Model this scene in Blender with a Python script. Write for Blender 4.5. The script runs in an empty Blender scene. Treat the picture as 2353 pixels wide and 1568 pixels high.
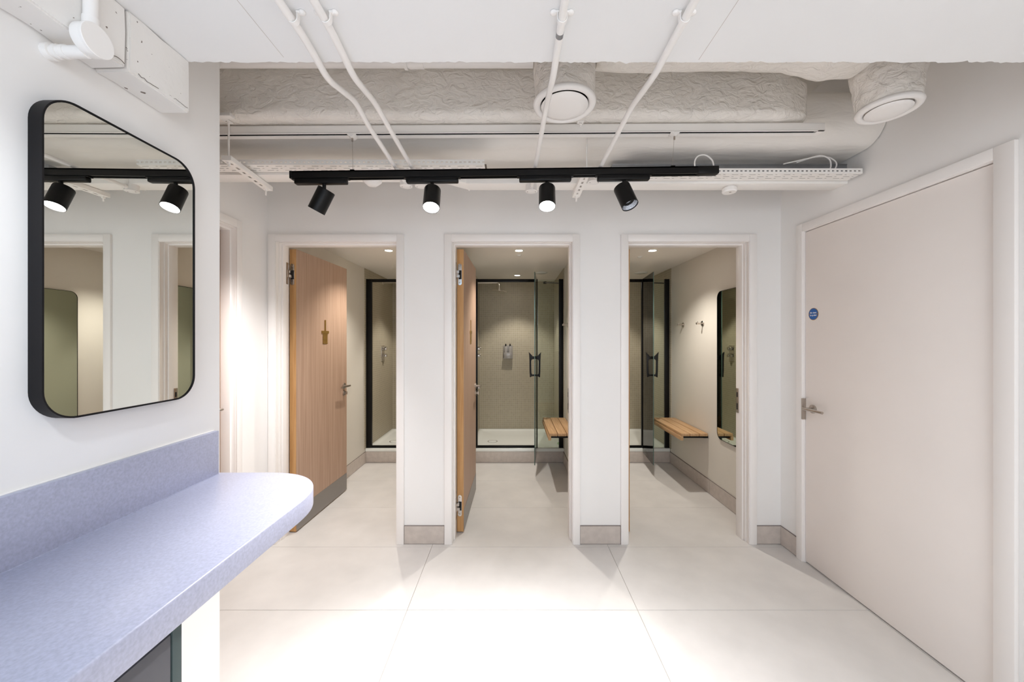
import bpy, bmesh, math, random
from mathutils import Vector, Matrix, noise, Quaternion
random.seed(7)
C = bpy.context.scene.collection
SC = bpy.context.scene

# ---------------------------------------------------------------- camera
F, CX, CY, H = 870.0, 1178.0, 780.0, 1.415
cam_d = bpy.data.cameras.new('camera'); cam = bpy.data.objects.new('camera', cam_d); C.objects.link(cam)
cam.location = (0, 0, H); cam.rotation_euler = (math.pi/2, 0, 0)
cam_d.sensor_width = 36; cam_d.sensor_fit = 'HORIZONTAL'; cam_d.lens = F/2353*36
cam_d.shift_x = -(CX-1176.5)/2353; cam_d.shift_y = -(784-CY)/2353
cam_d.clip_start = 0.02; cam_d.clip_end = 50
SC.camera = cam
# ---------------------------------------------------------------- world, view, lights
w = bpy.data.worlds.new('world'); SC.world = w; w.use_nodes = True
w.node_tree.nodes['Background'].inputs[0].default_value = (0.8, 0.87, 1, 1)
w.node_tree.nodes['Background'].inputs[1].default_value = 0.3
vs = SC.view_settings
vs.view_transform = 'Standard'; vs.look = 'None'; vs.gamma = 1; vs.use_curve_mapping = False
vs.exposure = 2.24
SC.cycles.max_bounces = 14; SC.cycles.diffuse_bounces = 8; SC.cycles.glossy_bounces = 6
SC.cycles.transparent_max_bounces = 16; SC.cycles.transmission_bounces = 6
SC.cycles.use_denoising = True
SC.cycles.sample_clamp_indirect = 6

def area(name, loc, target, sx, sy, power, col):
    d = bpy.data.lights.new(name, 'AREA'); d.shape = 'RECTANGLE'; d.size = sx; d.size_y = sy
    d.energy = power; d.color = col
    o = bpy.data.objects.new(name, d); C.objects.link(o); o.location = loc
    o.rotation_euler = (Vector(target)-Vector(loc)).to_track_quat('-Z', 'Y').to_euler()
    return o
def spot(name, loc, direction, power, angle, blend, col, size=0.03):
    d = bpy.data.lights.new(name, 'SPOT'); d.energy = power; d.spot_size = math.radians(angle)
    d.spot_blend = blend; d.color = col; d.shadow_soft_size = size
    o = bpy.data.objects.new(name, d); C.objects.link(o); o.location = loc
    o.rotation_euler = Vector(direction).to_track_quat('-Z', 'Y').to_euler()
    return o
# off-view cool and wash lamps, plus unseen fill added behind the camera
area('room_light_cool', (-0.55, -0.55, 2.12), (-0.6, 0.2, 0.6), 0.8, 0.8, 1.4, (0.25, 0.62, 1.0))
area('neutral_fill_light', (1.0, -0.8, 2.12), (0.5, 0.9, 0.5), 1.2, 0.9, 2.5, (1.0, 0.97, 0.95))  # added ambient fill, no such fitting is seen
area('rear_fill_light', (0.4, -1.66, 1.25), (0.4, 0, 1.25), 2.0, 1.7, 4.8, (0.88, 0.94, 1.0))  # added frontal fill for back wall and ducts; no window is modelled here
spot('wall_wash_light', (-0.60, 0.20, 2.15), (-0.42, 0.42, -0.52), 5, 46, 1.0, (0.85, 0.93, 1.0), 0.05)

# ---------------------------------------------------------------- geometry helpers
def pt(px, py, Y): return Vector(((px-CX)*Y/F, Y, H+(CY-py)*Y/F))
def ph(px, py, h):
    Y = h*F/(CY-py); return Vector(((px-CX)*Y/F, Y, H+h))
def box(x0, x1, y0, y1, z0, z1, M=None):
    v = [(x, y, z) for x in (x0, x1) for y in (y0, y1) for z in (z0, z1)]
    f = [(0,1,3,2), (4,6,7,5), (0,4,5,1), (2,3,7,6), (0,2,6,4), (1,5,7,3)]
    if M is not None: v = [tuple(M @ Vector(p)) for p in v]
    return v, f
def xf(g, M): return [tuple(M @ Vector(p)) for p in g[0]], g[1]
def prism(outline, axis, t0, t1):
    """outline: 2D points; axis 'x': (y,z), 'y': (x,z), 'z': (x,y)"""
    n = len(outline)
    def P(a, b, t): return {'x': (t, a, b), 'y': (a, t, b), 'z': (a, b, t)}[axis]
    v = [P(a, b, t0) for a, b in outline] + [P(a, b, t1) for a, b in outline]
    f = [tuple(range(n))[::-1], tuple(range(n, 2*n))]
    f += [(i, (i+1) % n, n+(i+1) % n, n+i) for i in range(n)]
    return v, f
def lathe(prof, M=None, n=32, cap=True):
    v, f = [], []
    for r, z in prof:
        for i in range(n):
            a = 2*math.pi*i/n; v.append((r*math.cos(a), r*math.sin(a), z))
    for k in range(len(prof)-1):
        for i in range(n):
            j = (i+1) % n; f.append((k*n+i, k*n+j, (k+1)*n+j, (k+1)*n+i))
    if cap:
        f.append(tuple(range(n))[::-1]); m = (len(prof)-1)*n; f.append(tuple(range(m, m+n)))
    g = (v, f)
    return xf(g, M) if M is not None else g
def axis_m(loc, d):
    """matrix whose local +Z points along d"""
    q = Vector(d).normalized().to_track_quat('Z', 'Y')
    return Matrix.Translation(Vector(loc)) @ q.to_matrix().to_4x4()
def cyl(a, b, r, n=20, r2=None):
    a, b = Vector(a), Vector(b); L = (b-a).length
    return lathe([(r, 0), (r if r2 is None else r2, L)], axis_m(a, b-a), n)
def smooth_path(pts, rad=0.03, k=6):
    pts = [Vector(p) for p in pts]; out = [pts[0]]
    for i in range(1, len(pts)-1):
        a, b, c = pts[i-1], pts[i], pts[i+1]
        r = min(rad, (a-b).length*.45, (c-b).length*.45)
        p, q = b+(a-b).normalized()*r, b+(c-b).normalized()*r
        for s in range(k+1):
            t = s/k; out.append(p*(1-t)**2+b*2*t*(1-t)+q*t*t)
    out.append(pts[-1]); return out
def tube(pts, r, n=12):
    pts = [Vector(p) for p in pts]; v, f = [], []
    t0 = (pts[1]-pts[0]).normalized(); u = t0.orthogonal().normalized(); prev = t0
    for i, p in enumerate(pts):
        t = (pts[min(i+1, len(pts)-1)]-pts[max(i-1, 0)]).normalized()
        u = prev.rotation_difference(t) @ u; prev = t; w2 = t.cross(u)
        for k in range(n):
            a = 2*math.pi*k/n; v.append(tuple(p+u*math.cos(a)*r+w2*math.sin(a)*r))
    for i in range(len(pts)-1):
        for k in range(n):
            j = (k+1) % n; f.append((i*n+k, i*n+j, (i+1)*n+j, (i+1)*n+k))
    f.append(tuple(range(n))[::-1]); m = (len(pts)-1)*n; f.append(tuple(range(m, m+n)))
    return v, f
def rrect(a0, a1, b0, b1, r, k=8):
    out = []
    for ca, cb, s in ((a1-r, b1-r, 0), (a0+r, b1-r, 90), (a0+r, b0+r, 180), (a1-r, b0+r, 270)):
        for i in range(k+1):
            t = math.radians(s+90*i/k); out.append((ca+r*math.cos(t), cb+r*math.sin(t)))
    return out
ORG = {}
def mk(name, geos, mat, parent=None, bevel=0, smooth=True, seg=2, ang=35):
    if isinstance(geos, tuple): geos = [geos]
    V, Fc = [], []
    for v, f in geos:
        o = len(V); V += v; Fc += [tuple(i+o for i in q) for q in f]
    if parent is not None: org = ORG[parent.name]
    else:
        xs, ys, zs = zip(*V); org = Vector(((min(xs)+max(xs))/2, (min(ys)+max(ys))/2, min(zs)))
    V = [tuple(Vector(p)-org) for p in V]
    me = bpy.data.meshes.new(name); me.from_pydata(V, [], Fc)
    bm = bmesh.new(); bm.from_mesh(me)
    bmesh.ops.recalc_face_normals(bm, faces=bm.faces)
    if bevel:
        es = [e for e in bm.edges if len(e.link_faces) == 2 and e.calc_face_angle(0) > math.radians(25)]
        bmesh.ops.bevel(bm, geom=es, offset=bevel, segments=seg, profile=.5, affect='EDGES', clamp_overlap=True)
    if smooth:
        for fc in bm.faces: fc.smooth = True
        for e in bm.edges:
            e.smooth = len(e.link_faces) == 2 and e.calc_face_angle(3) < math.radians(ang)
    bm.to_mesh(me); bm.free()
    me.materials.append(mat)
    o = bpy.data.objects.new(name, me); C.objects.link(o)
    if parent is not None: o.parent = parent
    else: o.location = org
    ORG[o.name] = org
    return o
def tag(o, label=None, cat=None, group=None, kind=None):
    if label: o['label'] = label
    if cat: o['category'] = cat
    if group: o['group'] = group
    if kind: o['kind'] = kind
    return o
def thing(name, loc, label, cat, group=None, kind=None):
    o = bpy.data.objects.new(name, None); C.objects.link(o); o.location = loc
    o.empty_display_size = .05; ORG[o.name] = Vector(loc)
    return tag(o, label, cat, group, kind)
def copy_tree(o, parent=None, delta=None, label=None):
    c = o.copy(); C.objects.link(c); c.parent = parent
    if delta is not None: c.location = Vector(o.location)+Vector(delta)
    if label: c['label'] = label
    for ch in [x for x in C.objects if x.parent == o]: copy_tree(ch, c)
    return c

# ---------------------------------------------------------------- materials
def nt(name):
    m = bpy.data.materials.new(name); m.use_nodes = True
    n = m.node_tree.nodes; l = m.node_tree.links; return m, n, l, n['Principled BSDF']
def srgb(r, g, b):
    f = lambda c: (c/255/12.92) if c/255 <= .04045 else ((c/255+.055)/1.055)**2.4
    return (f(r), f(g), f(b), 1)
def mat(name, col, rough=.5, metal=0, var=0, vscale=3, bump=0, bscale=40, bdist=.002, stretch=(1,1,1), pits=0, spec=.5, detail=4, vcol=None, dist=0):
    m, n, l, p = nt(name)
    p.inputs['Roughness'].default_value = rough; p.inputs['Metallic'].default_value = metal
    p.inputs['Specular IOR Level'].default_value = spec
    p.inputs['Base Color'].default_value = col
    tc = n.new('ShaderNodeTexCoord'); mp = n.new('ShaderNodeMapping'); mp.inputs['Scale'].default_value = stretch
    l.new(tc.outputs['Object'], mp.inputs['Vector'])
    out = None
    if var:
        ns = n.new('ShaderNodeTexNoise'); ns.inputs['Scale'].default_value = vscale; ns.inputs['Detail'].default_value = detail
        l.new(mp.outputs[0], ns.inputs['Vector'])
        rp = n.new('ShaderNodeValToRGB'); rp.color_ramp.elements[0].position = .3; rp.color_ramp.elements[1].position = .7
        dk = vcol or tuple(c*(1-var) for c in col[:3])+(1,)
        rp.color_ramp.elements[0].color = dk; rp.color_ramp.elements[1].color = tuple(min(1, c*(1+var*.4)) for c in col[:3])+(1,)
        l.new(ns.outputs[0], rp.inputs[0]); out = rp.outputs[0]
    if pits:
        n2 = n.new('ShaderNodeTexNoise'); n2.inputs['Scale'].default_value = 60; n2.inputs['Detail'].default_value = 2
        l.new(tc.outputs['Object'], n2.inputs['Vector'])
        r2 = n.new('ShaderNodeValToRGB'); r2.color_ramp.elements[0].position = pits; r2.color_ramp.elements[1].position = pits+.02
        r2.color_ramp.elements[0].color = (0, 0, 0, 1); r2.color_ramp.elements[1].color = (1, 1, 1, 1)
        l.new(n2.outputs[0], r2.inputs[0])
        mx = n.new('ShaderNodeMixRGB'); l.new(r2.outputs[0], mx.inputs[0])
        if out: l.new(out, mx.inputs[1])
        else: mx.inputs[1].default_value = col
        mx.inputs[2].default_value = srgb(120, 108, 98); out = mx.outputs[0]
    if out: l.new(out, p.inputs['Base Color'])
    if bump:
        nb = n.new('ShaderNodeTexNoise'); nb.inputs['Scale'].default_value = bscale; nb.inputs['Detail'].default_value = 6; nb.inputs['Distortion'].default_value = dist
        l.new(mp.outputs[0], nb.inputs['Vector'])
        b = n.new('ShaderNodeBump'); b.inputs['Strength'].default_value = bump; b.inputs['Distance'].default_value = bdist
        l.new(nb.outputs[0], b.inputs['Height']); l.new(b.outputs[0], p.inputs['Normal'])
    return m
def wood(name, c1, c2, rough, grain):
    m, n, l, p = nt(name); p.inputs['Roughness'].default_value = rough; p.inputs['Specular IOR Level'].default_value = .3
    tc = n.new('ShaderNodeTexCoord'); mp = n.new('ShaderNodeMapping'); mp.inputs['Scale'].default_value = grain
    l.new(tc.outputs['Object'], mp.inputs['Vector'])
    a = n.new('ShaderNodeTexNoise'); a.inputs['Scale'].default_value = 1; a.inputs['Detail'].default_value = 5; a.inputs['Distortion'].default_value = .4
    l.new(mp.outputs[0], a.inputs['Vector'])
    r = n.new('ShaderNodeValToRGB'); r.color_ramp.elements[0].position = .3; r.color_ramp.elements[1].position = .72
    r.color_ramp.elements[0].color = c1; r.color_ramp.elements[1].color = c2
    l.new(a.outputs[0], r.inputs[0]); l.new(r.outputs[0], p.inputs['Base Color'])
    b = n.new('ShaderNodeBump'); b.inputs['Strength'].default_value = .15; b.inputs['Distance'].default_value = .0008
    l.new(a.outputs[0], b.inputs['Height']); l.new(b.outputs[0], p.inputs['Normal'])
    return m
def mosaic(name, ax, ay):
    m, n, l, p = nt(name); p.inputs['Roughness'].default_value = .45
    g = n.new('ShaderNodeNewGeometry'); s = n.new('ShaderNodeSeparateXYZ'); c = n.new('ShaderNodeCombineXYZ')
    l.new(g.outputs['Position'], s.inputs[0]); l.new(s.outputs[ax], c.inputs[0]); l.new(s.outputs[ay], c.inputs[1])
    b = n.new('ShaderNodeTexBrick'); b.offset = 0; b.squash = 1
    b.inputs['Scale'].default_value = 1; b.inputs['Brick Width'].default_value = .0265; b.inputs['Row Height'].default_value = .0265
    b.inputs['Mortar Size'].default_value = .0016; b.inputs['Mortar Smooth'].default_value = .2; b.inputs['Bias'].default_value = -.2
    b.inputs['Color1'].default_value = srgb(172, 163, 142); b.inputs['Color2'].default_value = srgb(163, 154, 134)
    b.inputs['Mortar'].default_value = srgb(196, 188, 170)
    l.new(c.outputs[0], b.inputs['Vector']); l.new(b.outputs['Color'], p.inputs['Base Color'])
    bp = n.new('ShaderNodeBump'); bp.inputs['Strength'].default_value = .5; bp.inputs['Distance'].default_value = .001; bp.invert = True
    l.new(b.outputs['Fac'], bp.inputs['Height']); l.new(bp.outputs[0], p.inputs['Normal'])
    return m
def emit(name, col, s):
    m, n, l, p = nt(name); p.inputs['Base Color'].default_value = col
    p.inputs['Emission Color'].default_value = col; p.inputs['Emission Strength'].default_value = s; return m
def glassy(name, tint):
    m = bpy.data.materials.new(name); m.use_nodes = True; n = m.node_tree.nodes; l = m.node_tree.links; n.clear()
    o = n.new('ShaderNodeOutputMaterial'); t = n.new('ShaderNodeBsdfTransparent'); g = n.new('ShaderNodeBsdfGlossy')
    f = n.new('ShaderNodeFresnel'); mx = n.new('ShaderNodeMixShader'); f.inputs[0].default_value = 1.5
    t.inputs[0].default_value = tint; g.inputs['Roughness'].default_value = .0
    l.new(f.outputs[0], mx.inputs[0]); l.new(t.outputs[0], mx.inputs[1]); l.new(g.outputs[0], mx.inputs[2]); l.new(mx.outputs[0], o.inputs[0])
    return m
M_WALL = mat('wall_paint', srgb(239, 237, 235), .55, var=.02, vscale=2, bump=.08, bscale=90, bdist=.001)
M_SOFFIT = mat('soffit_paint', srgb(238, 238, 238), .6, var=.03, vscale=2, bump=.25, bscale=25, bdist=.003)
M_BEAM = mat('beam_paint', srgb(236, 233, 229), .6, var=.04, vscale=6, bump=.5, bscale=30, bdist=.003, pits=.70)
M_TRIM = mat('trim_paint', srgb(243, 239, 236), .35)
M_DOORW = mat('white_door_paint', srgb(245, 238, 233), .45, var=.02, vscale=3)
M_CEIL = mat('ceiling_paint', srgb(232, 228, 220), .7)
M_CUB = mat('cubicle_paint', srgb(222, 217, 207), .55, var=.02)
M_TILE = mat('floor_tile', srgb(215, 212, 209), .42, var=.08, vscale=5, bump=.1, bscale=80, bdist=.0006, detail=8, spec=.4)
M_SKIRT = mat('skirting_tile', srgb(200, 190, 182), .5, var=.10, vscale=25, bump=.1, bscale=120, bdist=.0006, detail=8)
M_SKIRT2 = mat('crack_dark', srgb(110, 100, 92), .9)
M_GROUT = mat('grout', srgb(168, 160, 152), .8)
M_DGROUT = mat('dark_grout', srgb(128, 118, 114), .8)
M_PIPE = mat('white_pipe_paint', srgb(243, 240, 237), .35)
M_FOIL = mat('painted_foil_wrap', srgb(243, 238, 231), .5, var=.05, vscale=5, bump=1.0, bscale=19, bdist=.013, stretch=(1, 1.4, 1.6), detail=8, dist=1.2)
M_FOIL2 = mat('painted_foil_smooth', srgb(242, 238, 232), .42, var=.06, vscale=4, bump=.6, bscale=9, bdist=.010, stretch=(.5, 1.4, 1.8), dist=.8)
M_WMET = mat('white_painted_metal', srgb(247, 244, 240), .35)
M_GALV = mat('galvanised_steel', srgb(160, 162, 166), .4, metal=.8, var=.1, vscale=20)
M_BLACK = mat('black_metal', srgb(14, 13, 13), .4, spec=.25)
M_MFRAME = mat('black_frame', srgb(20, 18, 20), .5, spec=.2)
M_RUB = mat('dark_void', srgb(28, 26, 25), .8)
M_SS = mat('brushed_steel', srgb(190, 182, 174), .28, metal=1)
M_KICK = mat('kick_plate_steel', srgb(150, 146, 142), .38, metal=.9, var=.03, vscale=30, stretch=(1, 20, 1))
M_BRASS = mat('brass', srgb(166, 132, 70), .4, metal=.8)
M_OAK = wood('oak_veneer', srgb(163, 134, 114), srgb(186, 158, 137), .5, (90, 90, 1.6))
M_OAKE = wood('oak_edge', srgb(182, 134, 84), srgb(206, 162, 110), .45, (70, 70, 3))
M_BENCH = wood('oak_bench', srgb(182, 143, 102), srgb(212, 176, 136), .45, (55, 3, 55))
M_STONE = mat('lilac_stone', srgb(177, 180, 201), .32, var=.14, vscale=170, bump=.04, bscale=200, bdist=.0003, detail=5, spec=.45)
M_CABF = mat('drawer_grey', srgb(92, 93, 99), .45)
M_CABG = mat('carcass_green_grey', srgb(74, 88, 88), .5)
M_MIR = mat('mirror_silver', (.86, .875, .83, 1), .0, metal=1)
M_MIR2 = mat('grey_mirror_silver', (.62, .66, .56, 1), .0, metal=1)
M_GLASS = glassy('shower_glass', (.90, .94, .91, 1))
M_GEDGE = mat('glass_edge', srgb(70, 92, 86), .2)
M_CERAM = mat('white_acrylic', srgb(232, 234, 230), .2)
M_MOSB = mosaic('mosaic_back', 0, 2); M_MOSS = mosaic('mosaic_side', 1, 2)
M_LAMP = emit('spot_lens', (1, .98, .96, 1), 14)
M_DLAMP = emit('downlight_lens', (1, .93, .82, 1), 12)
M_REFL = mat('faceted_reflector', srgb(215, 220, 228), .12, metal=1, bump=1, bscale=260, bdist=.004)
M_BLUE = mat('sign_blue', srgb(10, 92, 168), .35)
M_SWHITE = mat('sign_white', srgb(238, 240, 242), .5)
M_CHROME = mat('chrome', srgb(205, 200, 195), .12, metal=1)
M_BRIGHT = mat('satin_steel', srgb(232, 226, 216), .3, metal=1)
M_SLOTDK = mat('slot_darkness', srgb(96, 84, 76), .7, var=.3, vscale=40, stretch=(.1, 1, 1))  # dark colour that makes the tray slots read dark
M_GREEN = mat('green_sticker', srgb(120, 200, 90), .5)
M_SMOKE = mat('clear_bottle', srgb(150, 146, 142), .15, spec=.7)

WARM = (1.0, .94, .86)
YB, YB2 = 2.62, 2.742           # front and inner face of the wall with the three doors
XR, XL, XV = 1.855, -1.70, -1.04
DC = (-1.2165, -0.003, 1.2135)   # door centres
CUB = ((-1.689, -.627), (-.473, .588), (.743, 1.808))
YS = -1.7                        # wall behind the camera

# ================================================================ STRUCTURE
# floor
fl = mk('floor', box(-1.95, 2.0, YS, 5.4, -.06, -.003), M_GROUT); tag(fl, 'pale grey porcelain tiled floor of the whole room', 'floor', kind='structure')
xj = [-.551+1.203*k for k in range(-2, 4)]; yj = [2.579+.602*k for k in range(-8, 6)]
for i in range(len(xj)-1):
    for j in range(len(yj)-1):
        x0, x1 = max(xj[i], -1.95), min(xj[i+1], 2.0); y0, y1 = max(yj[j], YS), min(yj[j+1], 5.3)
        if x1-x0 < .05 or y1-y0 < .03: continue
        g = .0012
        mk('tile', box(x0+g, x1-g, y0+g, y1-g, -.006, 0), M_TILE, fl, bevel=.0006, seg=1)
# wall with the three doors (pieces of one wall)
hz = 2.10
segs = [(-1.95, DC[0]-.44), (DC[0]+.44, DC[1]-.44), (DC[1]+.44, DC[2]-.44), (DC[2]+.44, 2.0)]
wb = mk('wall_back', [box(a, b, YB, YB2, 0, 3.0) for a, b in segs]+[box(c-.44, c+.44, YB, YB2, hz, 3.0) for c in DC], M_WALL, smooth=False)
tag(wb, 'white back wall pierced by the three cubicle doorways', 'wall', kind='structure')
# right wall with door opening
wr = mk('wall_right', [box(XR, XR+.12, YS, 1.43, 0, 3), box(XR, XR+.12, 2.42, YB, 0, 3), box(XR, XR+.12, 1.43, 2.42, 2.105, 3), box(XR+.06, XR+.12, 1.43, 2.42, 0, 2.105)], M_WALL, smooth=False)
tag(wr, 'white right-hand wall around the white fire door', 'wall', kind='structure')
wl = mk('wall_left', [box(XL-.14, XL, YS, 1.42, 0, 3), box(XL-.14, XL, 2.33, YB, 0, 3), box(XL-.14, XL, 1.42, 2.33, 2.10, 3)], M_WALL, smooth=False)
tag(wl, 'white left side wall of the passage beyond the vanity', 'wall', kind='structure')
wv = mk('wall_vanity', box(XV-.12, XV, YS, 1.344, 0, 3), M_WALL, smooth=False)
tag(wv, 'white wall carrying the black framed mirror and stone vanity', 'wall', kind='structure')
ws = mk('wall_front', box(-1.95, 2.0, YS-.1, YS, 0, 3), M_WALL, smooth=False)
tag(ws, 'white wall behind the viewpoint', 'wall', kind='structure')
ce = mk('ceiling', box(-1.95, 2.0, YS-.1, YB2, 2.95, 3.05), M_CEIL, smooth=False)
tag(ce, 'white painted slab high above the ducts', 'ceiling', kind='structure')
# downstand soffit with a ragged far edge
YE = 1.12
out = [(-1.16, YS), (XR, YS)]
x = XR
while x > -1.16:
    out.append((x, YE+.006*noise.noise(Vector((x*16, 0, 3)))+.007*noise.noise(Vector((x*55, 5, 0))))); x -= .011
out.append((-1.16, YE))
sf = mk('ceiling_beam', prism(out, 'z', 2.235, 2.90), M_SOFFIT, smooth=False)
tag(sf, 'broad white concrete downstand with a ragged far edge overhead', 'beam', kind='structure')
mk('board_joint', box(-.666, -.665, YS, YE-.02, 2.2345, 2.2352), M_SKIRT, sf); mk('board_joint', box(.545, .546, .7, YE-.01, 2.2345, 2.2352), M_SKIRT, sf)
# downstand along the vanity wall: two boards with an open joint
def lumpy(x0, x1, y0, y1, z0, z1, amp=.003, step=.02):
    bm = bmesh.new(); v, f = box(x0, x1, y0, y1, z0, z1)
    vs_ = [bm.verts.new(p) for p in v]; [bm.faces.new([vs_[i] for i in q]) for q in f]
    bmesh.ops.recalc_face_normals(bm, faces=bm.faces)
    bmesh.ops.bevel(bm, geom=bm.edges[:], offset=.004, segments=2, affect='EDGES')
    n = max(1, int((y1-y0)/step))
    for i in range(1, n):
        bmesh.ops.bisect_plane(bm, geom=bm.verts[:]+bm.edges[:]+bm.faces[:], plane_co=(0, y0+(y1-y0)*i/n, 0), plane_no=(0, 1, 0))
    for zz in (.3, .6):
        bmesh.ops.bisect_plane(bm, geom=bm.verts[:]+bm.edges[:]+bm.faces[:], plane_co=(0, 0, z0+(z1-z0)*zz), plane_no=(0, 0, 1))
    for q in bm.verts:
        p = Vector(q.co); q.co += Vector((noise.noise(p*14)*amp, 0, noise.noise(p*17+Vector((5, 5, 5)))*amp*1.6))
    r = ([tuple(q.co) for q in bm.verts], []); bm.verts.index_update()
    r = (r[0], [tuple(q.index for q in fc.verts) for fc in bm.faces]); bm.free(); return r
lb = thing('side_beam', (-.99, .5, 2.08), 'white boxed downstand over the black framed mirror', 'beam', kind='structure')
mk('board', lumpy(XV, -.954, .9405, YE, 2.082, 2.2345), M_BEAM, lb)
mk('board', lumpy(XV, -.957, YS, .9375, 2.085, 2.2345), M_BEAM, lb)
mk('joint', box(XV, -.966, .936, .942, 2.092, 2.2345), M_RUB, lb)

def crack(y_a, y_b, z, n, r):
    rr = random.Random(int(y_a*100)); p = [(-.9535-.001*rr.random(), y_a+(y_b-y_a)*i/n, z+.006*(rr.random()-.5)) for i in range(n+1)]
    mk('crack', tube(p, r, 5), M_SKIRT2, lb)
crack(.872, .930, 2.094, 9, .0009); crack(.965, 1.02, 2.090, 7, .0007); crack(1.04, 1.112, 2.094, 9, .0005)
# cubicle shell
def wallbox(nm, g, m, lab): return tag(mk(nm, g, m, smooth=False), lab, 'wall', kind='structure')
wallbox('wall_partition', box(CUB[0][0]-.12, CUB[0][0], YB2, 5.4, 0, 2.4), M_CUB, 'outer side wall of the leftmost cubicle behind its open oak door')
wallbox('wall_partition', box(CUB[0][1], CUB[1][0], YB2, 5.4, 0, 2.4), M_CUB, 'partition between the left and middle cubicles')
wallbox('wall_partition', box(CUB[1][1], CUB[2][0], YB2, 5.4, 0, 2.4), M_CUB, 'partition between the middle and right cubicles')
wallbox('wall_partition', box(CUB[2][1], CUB[2][1]+.16, YB2, 5.4, 0, 2.4), M_CUB, 'cubicle wall carrying the two coat hooks and frameless mirror')
cc = mk('ceiling_cubicle', box(-1.8, 1.95, YB2, 5.4, 2.225, 2.40), M_CEIL, smooth=False)
tag(cc, 'white ceiling over the three shower cubicles', 'ceiling', kind='structure')
wm = mk('wall_shower_back', box(-1.8, 1.95, 5.3, 5.4, 0, 2.225), M_MOSB, smooth=False)
tag(wm, 'taupe mosaic tiled end wall of the showers', 'wall', kind='structure')
WN = ['left', 'middle', 'right']
for k, (a, b) in enumerate(CUB):
    for g_, sd in ((box(a, a+.007, 4.31, 5.3, .166, 2.2248), 'left'), (box(b-.007, b, 4.31, 5.3, .166, 2.2248), 'right')):
        tag(mk('wall_shower_side', g_, M_MOSS, smooth=False), 'taupe mosaic lining on the %s side of the %s shower' % (sd, WN[k]), 'wall', kind='structure')
    o = thing('trim_plinth', ((a+b)/2, 4.335, 0), 'tiled step below the white tray of the %s shower' % WN[k], 'plinth', kind='structure')
    mk('tile', box(a, b, 4.335, 4.345, .004, .128), M_SKIRT, o, bevel=.0008)
    mk('grout_bed', box(a, b, 4.339, 4.40, 0, .1335), M_DGROUT, o)
# skirtings
def skirt(nm, lab, runs):
    """runs: (axis, fixed face, thickness sign, a, b, [joints])"""
    o = thing(nm, (0, 0, 0), lab, 'skirting', kind='structure')
    for ax, face, s, a, b, joints in runs:
        cuts = [a]+joints+[b]; e = face+s*.009; e2 = face+s*.006
        for i in range(len(cuts)-1):
            p, q = cuts[i]+.0018, cuts[i+1]-.0018
            g = box(p, q, min(face, e), max(face, e), .003, .124) if ax == 'x' else box(min(face, e), max(face, e), p, q, .003, .124)
            mk('tile', g, M_SKIRT, o, bevel=.0008, seg=1)
        g = box(a, b, min(face, e2), max(face, e2), 0, .1275) if ax == 'x' else box(min(face, e2), max(face, e2), a, b, 0, .1275)
        mk('grout_line', g, M_DGROUT, o)
    return o
ao = .468
skirt('baseboard_back', 'grey tile skirting between the three cubicle doorways', [
    ('x', YB, -1, DC[0]+ao, DC[1]-ao, []), ('x', YB, -1, DC[1]+ao, DC[2]-ao, []), ('x', YB, -1, DC[2]+ao, XR, [])])
skirt('baseboard_right', 'grey tile skirting on the right wall beside the white fire door', [
    ('y', XR, -1, 2.462, YB-.009, []), ('y', XR, -1, YS, 1.38, [.2])])
skirt('baseboard_left', 'grey tile skirting on the left side wall', [('y', XL, 1, 2.37, YB-.009, []), ('y', XL, 1, YS, 1.33, [])])
for k, (a, b) in enumerate(CUB):
    skirt('baseboard_cubicle', 'grey tile skirting round the floor of the %s cubicle' % WN[k],
          [('y', a, 1, YB2+.02, 4.335, [3.42]), ('y', b, -1, YB2+.02, 4.335, [3.46])])

# door frames
def frame_mesh(c, n, lab):
    o = thing('trim_%d' % n, (c, YB, 0), lab, 'door frame', kind='structure')
    A, B, Z0, Z1 = .418, .467, 2.0915, 2.138
    mk('architrave', [box(c-B, c-A, 2.604, 2.62, 0, Z1), box(c-A, c-A+.004, 2.608, 2.62, 0, Z0)], M_TRIM, o, bevel=.0015)
    mk('architrave', [box(c+A, c+B, 2.604, 2.62, 0, Z1), box(c+A-.004, c+A, 2.608, 2.62, 0, Z0)], M_TRIM, o, bevel=.0015)
    mk('architrave', [box(c-A, c+A, 2.604, 2.62, Z0, Z1), box(c-A, c+A, 2.608, 2.62, Z0-.004, Z0)], M_TRIM, o, bevel=.0015)
    L = .4165
    mk('lining', [box(c-.44, c-L, 2.612, 2.742, 0, 2.10), box(c+L, c+.44, 2.612, 2.742, 0, 2.10), box(c-L, c+L, 2.612, 2.742, Z0+.002, 2.115)], M_TRIM, o, bevel=.001)
    S = .4035
    mk('door_stop', [box(c-L, c-S, 2.67, 2.742, 0, Z0), box(c+S, c+L, 2.67, 2.742, 0, Z0), box(c-S, c+S, 2.67, 2.742, 2.0785, Z0+.002)], M_TRIM, o, bevel=.0012)
    mk('door_stop', [box(c-L, c-L+.005, 2.645, 2.67, 0, Z0), box(c+L-.005, c+L, 2.645, 2.67, 0, Z0), box(c-L, c+L, 2.645, 2.67, Z0-.004, Z0+.002)], M_TRIM, o, bevel=.001)
    return o
frs = [frame_mesh(DC[0], 1, 'white door frame of the left cubicle beside the vanity'),
       frame_mesh(DC[1], 2, 'white door frame of the middle cubicle'),
       frame_mesh(DC[2], 3, 'white door frame of the right cubicle with steel strike plate')]
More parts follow.
